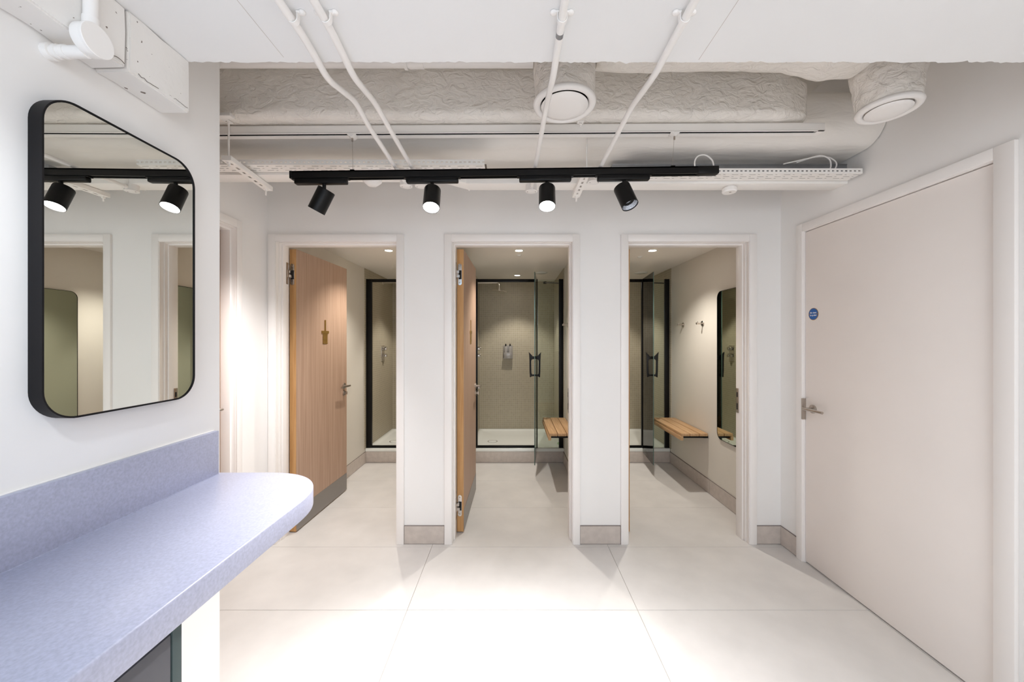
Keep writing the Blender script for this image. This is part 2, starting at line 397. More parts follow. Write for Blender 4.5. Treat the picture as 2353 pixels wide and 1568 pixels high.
for c, fr in zip(DC, frs):
    sp = mk('strike_plate', box(c+.400, c+.4032, 2.706, 2.736, .887, 1.063), M_SS, fr, bevel=.001)
    mk('latch_hole', box(c+.3992, c+.4005, 2.714, 2.727, 1.0, 1.035), M_RUB, sp); mk('latch_hole', box(c+.3992, c+.4005, 2.714, 2.727, .91, .955), M_RUB, sp)

# ================================================================ DOORS
def lever(parent, org, out, along, z, thumb=True, L=.14):
    """org: point on the door face; out: outward normal; along: direction of the lever"""
    o_, out, al = Vector(org), Vector(out), Vector(along)
    p = Vector((o_.x, o_.y, z))
    h = mk('handle', [lathe([(.001, 0), (.026, 0), (.026, .008), (.024, .010), (.001, .010)], axis_m(p, out), 28, cap=False),
        cyl(p+out*.008, p+out*.05, .009)], M_SS, parent)
    tag(h, 'brushed steel lever handle')
    b = tube([p+out*.05-al*.02, p+out*.05, p+out*.048+al*L], .0085, 14)
    mk('lever', b, M_SS, h)
    if thumb:
        q = Vector((o_.x, o_.y, z-.065))
        mk('thumb_turn', [lathe([(.001, 0), (.024, 0), (.024, .008), (.022, .010), (.001, .010)], axis_m(q, out), 28, cap=False),
            cyl(q+out*.008, q+out*.026, .008), box(-.004, .004, -.014, .014, 0, .010, axis_m(q+out*.022, out))], M_SS, parent)
    return h
def oak_door(n, xr, yaw, jamb, lab, sign=True, hinges=('t', 'b')):
    """xr: X of the near right corner; the leaf swings into the cubicle"""
    base = Vector((xr, 2.768, 0)); R = Matrix.Translation(base) @ Matrix.Rotation(-yaw, 4, 'Z')
    W, T, Z0, Z1 = .782, .050, .008, 2.074
    d = thing('door_%d' % n, base, lab, 'door', kind='structure')
    mk('leaf', [box(-T+.001, -.001, .003, W-.003, Z0+.002, Z1-.002, R)], M_OAKE, d)
    mk('veneer', [box(-.001, 0, 0, W, Z0, Z1, R), box(-T, -T+.001, 0, W, Z0, Z1, R)], M_OAK, d)
    mk('lipping', [box(-T+.001, -.001, 0, .006, Z0, Z1, R)], M_OAKE, d)
    k = mk('kick_plate', box(0, .0016, .002, W-.002, Z0+.002, .165, R), M_KICK, d, bevel=.0004, seg=1); tag(k, 'grey steel kick plate')
    face = R @ Vector((0, .725, 0)); nrm = (R.to_3x3() @ Vector((1, 0, 0))); al = R.to_3x3() @ Vector((0, -1, 0))
    lever(d, face, nrm, al, .985)
    # brass shower emblem: rod, cross bar, ribbed body
    g = [box(0, .004, .388, .408, 1.48, 1.575, R), box(0, .005, .343, .453, 1.462, 1.485, R)]
    g.append(box(0, .003, .366, .430, 1.375, 1.462, R))
    for i in range(7): g.append(box(0, .0045, .360, .436, 1.379+i*.012, 1.385+i*.012, R))
    e = mk('emblem', g, M_BRASS, d, bevel=.0005, seg=1); tag(e, 'small brass emblem with a rod over a ribbed block')
    for z in (1.889, .198):
        zz = z
        g = [xf(prism(rrect(-.044, -.014, zz-.078, zz+.078, .0145), 'y', -.002, .001), R)]
        hg = mk('hinge', g, M_CHROME, d)
        tag(hg, 'concealed steel hinge')
        mk('hinge_cavity', box(-.038, -.016, -.0028, -.0016, zz-.035, zz+.03, R), M_RUB, hg)
        jx = jamb
        mk('hinge_arm', [box(jx-.002, jx+.0015, 2.706, 2.734, zz-.078, zz+.078), box(jx-.001, xr-.030, 2.742, 2.765, zz+.006, zz+.026), box(jx-.001, xr-.026, 2.744, 2.764, zz-.026, zz-.006),
                         box(jx-.001, jx+.004, 2.72, 2.765, zz-.026, zz+.026)], M_SS, hg, bevel=.0012, seg=1)
        for s in (-1, 1): mk('screw', xf(lathe([(.0055, 0), (.0048, .0015)], axis_m((-.029, -.002, zz+s*.060), (0, -1, 0)), 12), R), M_SS, hg)
    return d
oak_door(1, -1.582, math.radians(1.9), DC[0]-.4035, 'left cubicle oak door standing open behind the vanity end')
oak_door(2, -.3575, math.radians(.9), DC[1]-.4035, 'middle cubicle oak door standing open almost edge-on')
oak_door(3, .855, math.radians(.9), DC[2]-.4035, 'right cubicle oak door seen only as a thin edge')

# white fire door in the right wall
d4 = thing('door_4', (XR, 1.93, 0), 'large white closed fire door with blue round sign', 'door', kind='structure')
mk('leaf', box(1.858, 1.902, 1.4565, 2.4015, .008, 2.094), M_DOORW, d4, bevel=.0015)
lever(d4, (1.858, 2.339, 0), (-1, 0, 0), (0, -1, 0), .983, thumb=False, L=.125)
f4 = thing('trim_4', (XR, 1.93, 0), 'white architrave around the closed white fire door', 'door frame', kind='structure')
mk('architrave', box(1.838, 1.855, 2.408, 2.455, 0, 2.148), M_TRIM, f4, bevel=.0015)
mk('architrave', box(1.838, 1.855, 1.387, 1.449, 0, 2.148), M_TRIM, f4, bevel=.0015)
mk('architrave', box(1.838, 1.855, 1.449, 2.408, 2.101, 2.148), M_TRIM, f4, bevel=.0015)
mk('lining', [box(1.852, 1.905, 2.405, 2.42, 0, 2.098), box(1.852, 1.905, 1.43, 1.453, 0, 2.098), box(1.852, 1.905, 1.43, 2.42, 2.098, 2.105)], M_TRIM, f4)
mk('gap', box(1.902, 1.905, 1.45, 2.408, .0, 2.098), M_RUB, f4)
sp = mk('strike_plate', box(1.8345, 1.8575, 2.397, 2.4085, .907, 1.040), M_SS, f4, bevel=.001)
sg = thing('fire_sign', (1.858, 2.34, 1.57), 'small round blue sign reading Fire door keep shut on the white door', 'sign')
c0 = Vector((1.858, 2.338, 1.415+58*2.338/F))
mk('disc', lathe([(.001, 0), (.0375, 0), (.0375, .0012), (.001, .0012)], axis_m(c0, (-1, 0, 0)), 40, cap=False), M_BRASS, sg)
mk('face', lathe([(.001, .001), (.0345, .001), (.0345, .0018), (.001, .0018)], axis_m(c0, (-1, 0, 0)), 40, cap=False), M_BLUE, sg)
for s in (-1, 1):
    mk('screw', lathe([(.001, .0018), (.0035, .0018), (.003, .003), (.001, .003)], axis_m(c0+Vector((0, s*.0275, 0)), (-1, 0, 0)), 12, cap=False), M_BRASS, sg)
for i, (t, dz) in enumerate((('Fire door', .004), ('keep shut', -.0115))):
    cu = bpy.data.curves.new('lettering', 'FONT'); cu.body = t; cu.size = .0125; cu.align_x = 'CENTER'; cu.extrude = .0002; cu.offset = .0004
    cu.materials.append(M_SWHITE)
    o_t = bpy.data.objects.new('text_source', cu); C.objects.link(o_t); bpy.context.view_layer.update()
    me_ = bpy.data.meshes.new_from_object(o_t.evaluated_get(bpy.context.evaluated_depsgraph_get())); bpy.data.objects.remove(o_t)
    me_.name = 'lettering'; me_.materials.clear(); me_.materials.append(M_SWHITE)
    o = bpy.data.objects.new('lettering', me_); C.objects.link(o); o.parent = sg
    o.location = c0+Vector((-.0022, 0, dz))-ORG[sg.name]
    o.rotation_euler = (math.pi/2, 0, -math.pi/2)

# closed oak door in the left side wall
f5 = thing('trim_5', (XL, 1.87, 0), 'white door frame in the left side wall beyond the mirror wall', 'door frame', kind='structure')
y0, y1 = 1.42, 2.33
mk('architrave', box(XL, XL+.014, 2.318, 2.362, 0, 2.148), M_TRIM, f5, bevel=.0015)
mk('architrave', box(XL, XL+.014, 1.385, 1.432, 0, 2.148), M_TRIM, f5, bevel=.0015)
mk('architrave', box(XL, XL+.014, 1.432, 2.318, 2.10, 2.148), M_TRIM, f5, bevel=.0015)
mk('lining', [box(XL-.14, XL+.005, 2.3165, 2.33, 0, 2.098), box(XL-.14, XL+.005, 1.42, 1.433, 0, 2.098), box(XL-.14, XL+.005, 1.433, 2.3165, 2.092, 2.10)], M_TRIM, f5, bevel=.001)
mk('door_stop', [box(XL-.078, XL-.02, 2.303, 2.3165, 0, 2.092), box(XL-.078, XL-.02, 1.433, 1.446, 0, 2.092), box(XL-.078, XL-.02, 1.446, 2.303, 2.079, 2.092)], M_TRIM, f5, bevel=.001)
d5 = thing('door_5', (XL-.08, 1.87, 0), 'closed oak door glimpsed past the mirror wall end', 'door', kind='structure')
mk('leaf', box(XL-.128, XL-.0785, 1.436, 2.313, .008, 2.089), M_OAK, d5, bevel=.001)
lever(d5, (XL-.0785, 2.235, 0), (1, 0, 0), (0, -1, 0), .997)

# ================================================================ VANITY
YC0 = -.7
def wt_outline(inset=0):
    p = [(XV, YC0), (-.61-inset, YC0)]
    cx, cy, rx, ry = -.85, 1.085, .24-inset, .247-inset
    for i in range(25):
        a = math.pi/2*i/24; p.append((cx+rx*math.cos(a)**.92, cy+ry*math.sin(a)**.92))
    p.append((XV, cy+ry)); return p
vt = thing('vanity_worktop', (-.8, .3, .89), 'lilac grey speckled stone worktop with a rounded free end', 'worktop')
mk('worktop', prism(wt_outline(), 'z', .889, .947), M_STONE, vt, bevel=.004, seg=3)
mk('upstand', box(XV, -1.02, YC0, 1.315, .9475, 1.098), M_STONE, vt, bevel=.002)
mk('sealant', box(-1.0205, -1.018, YC0, 1.312, .946, .9488), M_STONE, vt)
mk('sealant', box(XV, -1.034, YC0, 1.315, 1.0975, 1.0995), M_PIPE, vt)
cb = thing('vanity_cabinet', (-.84, .02, 0), 'dark grey vanity cabinet under the stone worktop', 'cabinet')
mk('side_panel', box(XV+.002, -.65, .724, .744, 0, .887), M_CABG, cb, bevel=.001)
mk('carcass', [box(XV+.002, -.70, YC0, .724, .09, .70), box(XV+.002, -.675, YC0, .724, .84, .887), box(XV+.002, -.72, YC0, .724, 0, .09)], M_CABG, cb)
for (a, b) in ((.125, .721), (-.475, .121)):
    for (z0, z1) in ((.48, .852), (.095, .475)):
        mk('drawer_front', box(-.670, -.651, a, b, z0, z1), M_CABF, cb, bevel=.0012)

# mirror on the vanity wall
MY0, MY1, MZ0, MZ1 = .812, 1.203, 1.233, 1.959
mr = thing('wall_mirror', (XV, 1.0, MZ0), 'rounded rectangular mirror in a deep black frame above the vanity', 'mirror')
def ring(axis, o, i, t0, t1):
    n = len(o)
    def P(a, b, t): return {'x': (t, a, b), 'y': (a, t, b)}[axis]
    v = [P(a, b, t) for (pl, t) in ((o, t0), (o, t1), (i, t1), (i, t0)) for a, b in pl]
    f = []
    for k in range(4):
        for j in range(n):
            f.append((k*n+j, k*n+(j+1) % n, ((k+1) % 4)*n+(j+1) % n, ((k+1) % 4)*n+j))
    return v, f
mk('frame', ring('x', rrect(MY0, MY1, MZ0, MZ1, .068, 12), rrect(MY0+.0035, MY1-.0035, MZ0+.0035, MZ1-.0035, .0645, 12), XV, -1.009), M_MFRAME, mr, ang=25)
gl = mk('mirror_glass', prism(rrect(MY0+.0036, MY1-.0036, MZ0+.0036, MZ1-.0036, .0644, 12), 'x', -1.018, -1.0115), M_MIR, mr, bevel=.0008, seg=1, smooth=False)

# ================================================================ CEILING SERVICES
# junction box with conduit on the side beam
jb = thing('junction_box', (-.943, .847, 2.05), 'round white conduit box on the boxed downstand above the mirror', 'junction box')
mk('box_body', lathe([(.034, 0), (.034, .020)], axis_m((-.954, .847, 2.083), (1, 0, 0)), 40), M_PIPE, jb, bevel=.001)
mk('lid', lathe([(.035, 0), (.035, .006), (.034, .007)], axis_m((-.934, .847, 2.083), (1, 0, 0)), 40), M_PIPE, jb)
mk('conduit', [cyl((-.944, .847, 2.11), (-.944, .847, 2.2352), .0125), cyl((-.944, .847, 2.113), (-.944, .847, 2.133), .0145)], M_PIPE, jb)
mk('elbow', [cyl((-.952, .847, 2.058), (XV, .847, 2.058), .0125), cyl((-.995, .847, 2.058), (-1.003, .847, 2.058), .0142), cyl((-1.012, .847, 2.058), (-1.019, .847, 2.058), .0150),
    cyl((-1.026, .847, 2.058), (XV, .847, 2.058), .0175)], M_PIPE, jb)

# four surface conduits
SP = [(-.548, -.575, 2.045, 1.885), (-.466, -.494, 2.045, 1.885), (.1235, .105, 2.115, 1.9), (.429, .428, 1.99, 1.9)]
CL = ['white conduit nearest the mirror wall with a double bend overhead', 'white conduit just right of the leftmost one',
      'white conduit crossing in front of the middle air valve', 'white conduit farthest right under the soffit']
for k, (xa, xb, ye, _) in enumerate(SP):
    o = thing('conduit', (xa, .9, 2.21), CL[k], 'conduit', 'white conduits under the ceiling')
    h0, h1 = 2.215, 2.2565
    b0, b1 = (1.165, 1.335) if k in (0, 3) else (1.2, 1.45)
    W_ = ([(-.552, YS, h0), (-.552, 1.0, h0), (-.568, 1.165, h0), (-.556, 1.335, h1), (-.568, 1.5, h1)], [(-.458, YS, h0), (-.470, .98, h0), (-.484, 1.155, h0), (-.490, 1.34, h1)],
          [(.1235, YS, h0), (.1235, 1.15, h0), (.122, 1.36, h1)], [(.431, YS, h0), (.430, 1.145, h0), (.431, 1.37, h1)])[k]
    path = smooth_path(W_+[(xb, ye-.033, h1)], .035)
    mk('pipe', tube(path, .0098, 16), M_PIPE, o)
    yc = .947
    g = []
    for s in (-1, 1):
        g.append(xf(lathe([(.0085, 0), (.0085, .004), (.005, .007), (.001, .007)], axis_m((xa+s*.0215, yc, 2.2345), (0, 0, -1)), 16), Matrix()))
        g.append(box(xa+min(s*.008, s*.022), xa+max(s*.008, s*.022), yc-.006, yc+.006, 2.229, 2.2345))
    arc = [(xa+.0125*math.cos(a), 2.215+.0125*math.sin(a)) for a in [math.pi+math.pi*i/12 for i in range(13)]]
    arc = [(xa-.0125, 2.232)]+arc+[(xa+.0125, 2.232)]+[(xa+.0102, 2.232)]+[(xa+.0102*math.cos(a), 2.215+.0102*math.sin(a)) for a in [2*math.pi-math.pi*i/12 for i in range(13)]]+[(xa-.0102, 2.232)]
    g.append(prism(arc, 'y', yc-.007, yc+.007))
    mk('saddle_clip', g, M_PIPE, o, bevel=.0008, seg=1)
    if k == 2: tag(mk('bare_band', cyl((xa, .985, h0), (xa, 1.0, h0), .0101, 16), M_GALV, o), 'unpainted grey band')
    bx = mk('end_box', [lathe([(.032, 0), (.032, .030), (.033, .031), (.033, .036), (.031, .037)], axis_m((xb, ye, 2.2765), (0, 0, -1)), 28), cyl((xb, ye-.045, h1), (xb, ye-.03, h1), .012)], M_PIPE, o)
    for s in (-1, 1): mk('screw', cyl((xb+s*.022, ye, 2.2396), (xb+s*.022, ye, 2.2385), .003, 8), M_GROUT, bx)

# soil pipe behind the soffit edge
wp = thing('waste_pipe', (-.8, 1.66, 2.61), 'long horizontal white pipe with a coupling behind the soffit edge', 'pipe')
mk('pipe', cyl((XL, 1.66, 2.639), (.09, 1.66, 2.639), .030, 24), M_PIPE, wp)
mk('coupling', [cyl((-.475, 1.66, 2.639), (-.462, 1.66, 2.639), .037, 24), cyl((-.455, 1.66, 2.639), (-.39, 1.66, 2.639), .0335, 24)], M_PIPE, wp)

def duct(stations, n=44, step=.016, amp=.004, freq=9, seed=0):
    """stations: (X, y0, y1, z0, z1, r)"""
    rings = []
    for a, b in zip(stations[:-1], stations[1:]):
        m = max(1, int(abs(b[0]-a[0])/step))
        for i in range(m): rings.append([a[k]+(b[k]-a[k])*i/m for k in range(6)])
    rings.append(list(stations[-1])); v, f = [], []
    for X, ya, yb, za, zb, r in rings:
        o = rrect(ya, yb, za, zb, r, 10)
        for (y, z) in o:
            p = Vector((X*.6, y, z)); q = noise.noise_vector(p*freq+Vector((seed, 0, 0)))*amp+noise.noise_vector(Vector((X, y*2, z*2))*freq*3)*amp*.45
            v.append((X+q.x, y+q.y, z+q.z))
    N = len(o)
    for i in range(len(rings)-1):
        for k in range(N):
            j = (k+1) % N; f.append((i*N+k, i*N+j, (i+1)*N+j, (i+1)*N+k))
    f.append(tuple(range(N))[::-1]); m = (len(rings)-1)*N; f.append(tuple(range(m, m+N)))
    return v, f
da = tag(mk('wrapped_duct', duct([(-1.69, 1.745, 1.862, 2.445, 2.70, .035), (1.25, 1.745, 1.862, 2.445, 2.67, .035), (1.30, 1.755, 1.862, 2.45, 2.66, .035), (1.40, 1.80, 1.863, 2.46, 2.65, .03)]), M_FOIL, ang=80),
    'long rectangular duct in crinkled painted foil above the lighting rail', 'duct')
tag(mk('side_duct', duct([(-1.69, 1.872, 2.33, 2.41, 2.69, .12), (1.85, 1.872, 2.33, 2.41, 2.69, .12)], amp=.003, freq=5, seed=9, step=.03), M_FOIL2, ang=80),
    'large smooth white duct running behind the crinkled one to the right wall', 'duct')
tag(mk('branch_duct', duct([(.33, 1.40, 1.58, 2.50, 2.70, .085), (.45, 1.38, 1.58, 2.485, 2.70, .09), (1.1, 1.38, 1.58, 2.485, 2.70, .09), (1.25, 1.37, 1.60, 2.46, 2.70, .09), (1.37, 1.38, 1.60, 2.47, 2.70, .09)], amp=.008, freq=6, seed=3), M_FOIL, ang=80),
    'lumpy wrapped white branch duct between the two round air valves', 'duct')

# round air valves on wrapped spigots
def spigot(cx, cy, z0, z1, r, flare, seed, lean=0):
    v, f = [], []; n, m = 64, 26
    for i in range(m+1):
        t = i/m; z = z0+(z1-z0)*t; rr = r+flare*t
        for k in range(n):
            a = 2*math.pi*k/n
            p = Vector((math.cos(a)*1.2, math.sin(a)*1.2, z*14)); q = rr+.0055*noise.noise(p*1.6+Vector((seed, 0, 0)))+.003*noise.noise(p*4)
            v.append((cx+lean*t+q*math.cos(a), cy+q*math.sin(a), z))
    for i in range(m):
        for k in range(n):
            j = (k+1) % n; f.append((i*n+k, i*n+j, (i+1)*n+j, (i+1)*n+k))
    f.append(tuple(range(n))[::-1]); f.append(tuple(range(m*n, m*n+n)))
    return v, f
def valve(cx, cy, z, lab, r, flare, seed, lean, R_=.1225):
    o = thing('air_valve', (cx, cy, z), lab, 'air valve', 'round ceiling air valves')
    mk('wrapped_spigot', spigot(cx, cy, z+.012, 2.60, r, flare, seed, lean), M_FOIL, o, ang=80)
    prof = [(R_-.012, .016), (R_-.003, .010), (R_, .003), (R_-.004, -.005), (R_-.012, -.009), (R_-.022, -.007), (R_-.030, .001), (R_-.034, .012), (R_-.034, .03)]
    mk('rim', lathe(prof, axis_m((cx, cy, z), (0, 0, 1)), 56, cap=False), M_PIPE, o, ang=60)
    mk('throat', lathe([(R_-.034, .012), (R_-.045, .012), (R_-.045, .03)], axis_m((cx, cy, z), (0, 0, 1)), 48), M_RUB, o)
    mk('disc', lathe([(.001, -.014), (R_*.5, -.0125), (R_-.0345, -.008), (R_-.031, -.004), (R_-.0345, .0), (.02, .010)], axis_m((cx, cy, z-.002), (0, 0, 1)), 56), M_PIPE, o, ang=50)
valve(.203, 1.483, 2.333, 'round white air valve hanging in the middle behind a conduit', .114, .008, 1, 0)
valve(1.504, 1.516, 2.335, 'round white air valve hanging at the right end near the wall', .099, .028, 5, -.005, .104)

# grey hanging rail
def rail_y(x): return 1.80-.0105*x
rl = thing('hanging_rail', (-.1, 1.8, 2.40), 'pale grey channel rail with a dark slot above the black track', 'rail')
S = Matrix.Translation((0, 1.80, 0)) @ Matrix.Rotation(-.0105, 4, 'Z')
x0, x1 = XL+.02, 1.473
mk('channel', [box(x0, x1, 0, .003, 2.401, 2.436, S), box(x0, x1, 0, .05, 2.4345, 2.437, S), box(x0, x1, .047, .05, 2.401, 2.436, S),
               box(x0, x1, 0, .008, 2.400, 2.403, S), box(x0, x1-.03, .024, .05, 2.400, 2.403, S), box(x1-.03, x1, 0.0, .05, 2.400, 2.403, S)], M_WMET, rl, smooth=False)
mk('slot_insert', box(x0, x1-.02, .006, .046, 2.416, 2.42, S), M_RUB, rl)

# track and its suspension
def ty(x): return 1.835-.0262*(x+.05)
TR = Matrix.Translation((-.0405, 1.818, 2.2020)) @ Matrix.Rotation(-.0121, 4, 'Y')
tk = thing('lighting_track', (-.0405, 1.813, 2.2011), 'black ceiling lighting track carrying four spotlights', 'lighting track')
hl = 1.0325
mk('track_body', [box(-hl+.012, hl-.10, 0, .004, 0.004, .034, TR), box(-hl+.012, hl-.10, .030, .034, 0.004, .034, TR), box(-hl+.012, hl-.10, 0, .034, .028, .034, TR),
                  box(-hl+.012, hl-.10, .0, .009, 0, .004, TR), box(-hl+.012, hl-.10, .025, .034, 0, .004, TR), box(-hl+.012, hl-.10, .012, .022, .012, .016, TR)], M_BLACK, tk)
mk('end_cap', box(-hl, -hl+.012, -.001, .035, 0, .035, TR), M_BLACK, tk, bevel=.0015)
mk('feed_cap', [box(hl-.10, hl, -.001, .035, -.001, .035, TR)], M_BLACK, tk, bevel=.002)
for sx in (-.774, .774):
    lx = sx+.0405; p = TR @ Vector((lx, .017, .034)); q = Vector((sx, rail_y(sx)+.02, 2.3985))
    wz = mk('suspension_wire', cyl(p, q, .0008, 8), M_SS, tk)
    mk('wire_grip', [cyl(q+Vector((0, 0, -.028)), q, .0042, 12)], M_SS, wz)
    mk('track_clip', [box(lx-.010, lx+.010, .006, .028, .034, .041, TR)], M_BLACK, wz)
    mk('rail_clamp', [prism([(q.x-.022, 2.3995), (q.x+.022, 2.3995), (q.x+.006, 2.386), (q.x-.004, 2.386)], 'y', q.y-.018, q.y+.020)], M_WMET, wz, bevel=.001)

lamps = [(745, (-.55, .07, -1), True, 'black spotlight tilted towards the mirror wall, leftmost on the track'),
         (993, (.02, -.43, -1), True, 'black spotlight with glowing face, second from the track left end'),
         (1257, (-.03, -.41, -1), True, 'black spotlight with glowing face, third from the track left end'),
         (1434, (.30, -.36, -1), False, 'unlit black spotlight showing its faceted reflector, rightmost on the track')]
for k, (px, dv, lit, lab) in enumerate(lamps):
    yc = 1.835; xx = (px-CX)*yc/F; lx = xx+.0405; zb_ = 2.2020+.0121*lx
    o = thing('spotlight', (xx, yc, 2.18), lab, 'spotlight', 'black spotlights on the track')
    off = (-.015, .0, -.01, -.005)[k]
    mk('adapter', [box(lx-.125+off, lx+.127+off, .002, .032, -.0255, -.002, TR)], M_BLACK, o, bevel=.006, seg=3)
    mk('adapter_clip', [box(lx-.135+off, lx+.137+off, .004, .030, -.004, -.0004, TR)], M_BLACK, o, bevel=.001)
    d = Vector(dv).normalized(); piv = Vector((xx, yc, zb_-.024))
    # the pivot sits at the back edge of the housing; the body hangs along d
    side = (Vector((0, 0, -1))-d*d.dot(Vector((0, 0, -1)))).normalized()
    mk('stem', [cyl(piv, piv+Vector((0, 0, -.022)), .0085, 16), cyl(piv+Vector((0, 0, -.018)), piv+Vector((0, 0, -.02))+d*.014, .0075, 16)], M_BLACK, o)
    a = piv+Vector((0, 0, -.016))+side*.018+d*.004
    Mh = axis_m(a, d); R_, L_ = .040, .114
    mk('housing', lathe([(.001, 0), (R_-.005, 0), (R_-.001, .002), (R_, .005), (R_, L_), (R_-.0025, L_), (R_-.003, L_-.012), (.02, L_-.03)], Mh, 40, cap=False), M_BLACK, o, ang=40)
    if lit:
        mk('lens', lathe([(.0005, L_-.006), (R_-.003, L_-.005)], Mh, 40, cap=False), M_LAMP, o)
        lp = a+d*(L_+.004)
        spot('spotlight_beam', lp, ((-.50, .10, -1), (.10, -.36, -1), (0, -.36, -1), (0, 0, -1))[k], (20, 31, 29, 0)[k], (108, 76, 90, 60)[k], .85, (1.0, .975, .975), .03)
    else:
        mk('reflector', lathe([(R_-.003, L_-.004), (.031, L_-.016), (.022, L_-.032), (.010, L_-.042), (.0005, L_-.042)], Mh, 40, cap=False), M_REFL, o, ang=10)

# cable tray: folded sheet with punched slots
def tray(nm, lab, xa, xb, ya, zb, width=.082, fl_=.026, slots=True):
    o = thing(nm, (xa, ya, zb), lab, 'cable tray', 'white perforated cable trays')
    v, f, ids = [], [], {}
    def V(p):
        k = tuple(round(c, 5) for c in p)
        if k not in ids: ids[k] = len(v); v.append(k)
        return ids[k]
    xs = [xa]; pitch = .0115; x = xa
    while x < xb-pitch: x += pitch; xs.append(x)
    rows = [0, .014, .019, .037, .042, .060, .065, width]
    pat = [[1, 1, 1, 0, 1, 0, 0], [0, 1, 0, 1, 1, 1, 0], [1, 0, 0, 1, 1, 1, 0]]
    for i in range(len(xs)-1):
        for j in range(len(rows)-1):
            r = {1: 0, 3: 1, 5: 2}.get(j)
            if r is not None and slots:
                ph_ = (i+r*3) % 8; hole = ph_ in (1, 2, 3, 5) or ph_ == 6 and False
                if hole and ph_ == 5: hole = True
                if hole: continue
            f.append((V((xs[i], ya+rows[j], zb)), V((xs[i+1], ya+rows[j], zb)), V((xs[i+1], ya+rows[j+1], zb)), V((xs[i], ya+rows[j+1], zb))))
    zr = [0, .009, .016, fl_]
    for yy in (ya, ya+width):
        for i in range(len(xs)-1):
            for j in range(3):
                if j == 1 and i % 2 == 0: continue
                f.append((V((xs[i], yy, zb+zr[j])), V((xs[i+1], yy, zb+zr[j])), V((xs[i+1], yy, zb+zr[j+1])), V((xs[i], yy, zb+zr[j+1]))))
    ob = mk('tray_sheet', (v, f), M_WMET, o, smooth=False)
    md = ob.modifiers.new('thickness', 'SOLIDIFY'); md.thickness = .0012; md.offset = 0
    mk('slot_backing', box(xa+.002, xb-.002, ya+.008, ya+width-.008, zb+.003, zb+.006), M_SLOTDK, o)  # added dark sheet, no cables; darkens what shows through the slots
    return o
tray('cable_tray', 'white perforated cable tray running left above the track', XL+.03, -.13, 1.895, 2.289)
tray('cable_tray', 'white perforated cable tray ending at the right wall', .60, XR-.005, 1.993, 2.289, width=.09)
# white trunking with a jog
tr = thing('trunking', (0, 2.0, 2.277), 'smooth white cable trunking with a jog below the trays', 'trunking')
def wedge(xa, ya0, ya1, xb, yb0, yb1, z0, z1):
    v = [(xa, ya0, z0), (xa, ya1, z0), (xb, yb1, z0), (xb, yb0, z0), (xa, ya0, z1), (xa, ya1, z1), (xb, yb1, z1), (xb, yb0, z1)]
    return v, [(0, 1, 2, 3), (4, 5, 6, 7), (0, 1, 5, 4), (1, 2, 6, 5), (2, 3, 7, 6), (3, 0, 4, 7)]
mk('straight_run', box(XL+.001, -.40, 1.986, 2.078, 2.277, 2.322), M_WMET, tr, bevel=.002)
mk('bend', wedge(-.399, 1.986, 2.078, -.251, 2.093, 2.19, 2.277, 2.322), M_WMET, tr, bevel=.002)
mk('straight_run', box(-.25, XR-.001, 2.093, 2.19, 2.277, 2.322), M_WMET, tr, bevel=.002)
for g_ in (box(-.405, -.395, 1.984, 2.08, 2.2755, 2.3235), box(-.256, -.246, 2.091, 2.192, 2.2755, 2.3235), box(.10, .103, 2.091, 2.192, 2.276, 2.3225)): mk('cover_joint', g_, M_WMET, tr)
tag(mk('galvanised_trunking', [box(.55, XR-.001, 2.10, 2.19, 2.335, 2.385), box(.55, XR-.001, 2.098, 2.10, 2.383, 2.388)], M_GALV, bevel=.001),
    'bare galvanised steel trunking above the right-hand tray', 'trunking')

# slotted strut brackets
def strut(cx, ya, yb, z0, rods, lab):
    o = thing('strut_bracket', (cx, ya, z0), lab, 'bracket', 'slotted strut brackets')
    v, f = [], []; ys = [ya]; y = ya; i = 0; hole = []
    while y < yb-.02:
        L = .026 if i % 2 == 0 else .024
        hole.append(i % 2 == 1); y = min(yb, y+L); ys.append(y); i += 1
    if ys[-1] < yb: ys.append(yb); hole.append(False)
    xs = [cx-.0205, cx-.0055, cx+.0055, cx+.0205]; ids = {}
    def V(p):
        k = tuple(round(c, 5) for c in p)
        if k not in ids: ids[k] = len(v); v.append(k)
        return ids[k]
    for a in range(len(ys)-1):
        for b in range(3):
            if b == 1 and hole[a]: continue
            f.append((V((xs[b], ys[a], z0)), V((xs[b+1], ys[a], z0)), V((xs[b+1], ys[a+1], z0)), V((xs[b], ys[a+1], z0))))
        for xx in (xs[0], xs[3]):
            f.append((V((xx, ys[a], z0)), V((xx, ys[a+1], z0)), V((xx, ys[a+1], z0+.021)), V((xx, ys[a], z0+.021))))
    f.append((V((xs[0], ya, z0)), V((xs[3], ya, z0)), V((xs[3], ya, z0+.021)), V((xs[0], ya, z0+.021))))
    ob = mk('channel', (v, f), M_WMET, o, smooth=False); md = ob.modifiers.new('thickness', 'SOLIDIFY'); md.thickness = .002; md.offset = 0
    mk('top_lip', [box(cx-.0205, cx-.010, ya, yb, z0+.020, z0+.022), box(cx+.010, cx+.0205, ya, yb, z0+.020, z0+.022)], M_WMET, o)
    for (ry, za, zb) in rods:
        r_ = mk('threaded_rod', cyl((cx, ry, za), (cx, ry, zb), .0042, 10), M_WMET, o)
        mk('nut', [cyl((cx, ry, z0-.012), (cx, ry, z0-.002), .009, 6), cyl((cx, ry, z0-.002), (cx, ry, z0), .014, 16)], M_WMET, r_)
    return o
st_ = strut(-1.337, 1.767, 2.135, 2.252, [(1.785, 2.228, 2.445), (2.105, 2.215, 2.276)], 'slotted white strut bracket at the left under the tray')
st_.rotation_euler = (0, 0, .1)
strut(.372, 1.885, 2.235, 2.252, [(1.905, 2.235, 2.425), (2.215, 2.222, 2.40)], 'slotted white strut bracket between the two right spotlights')
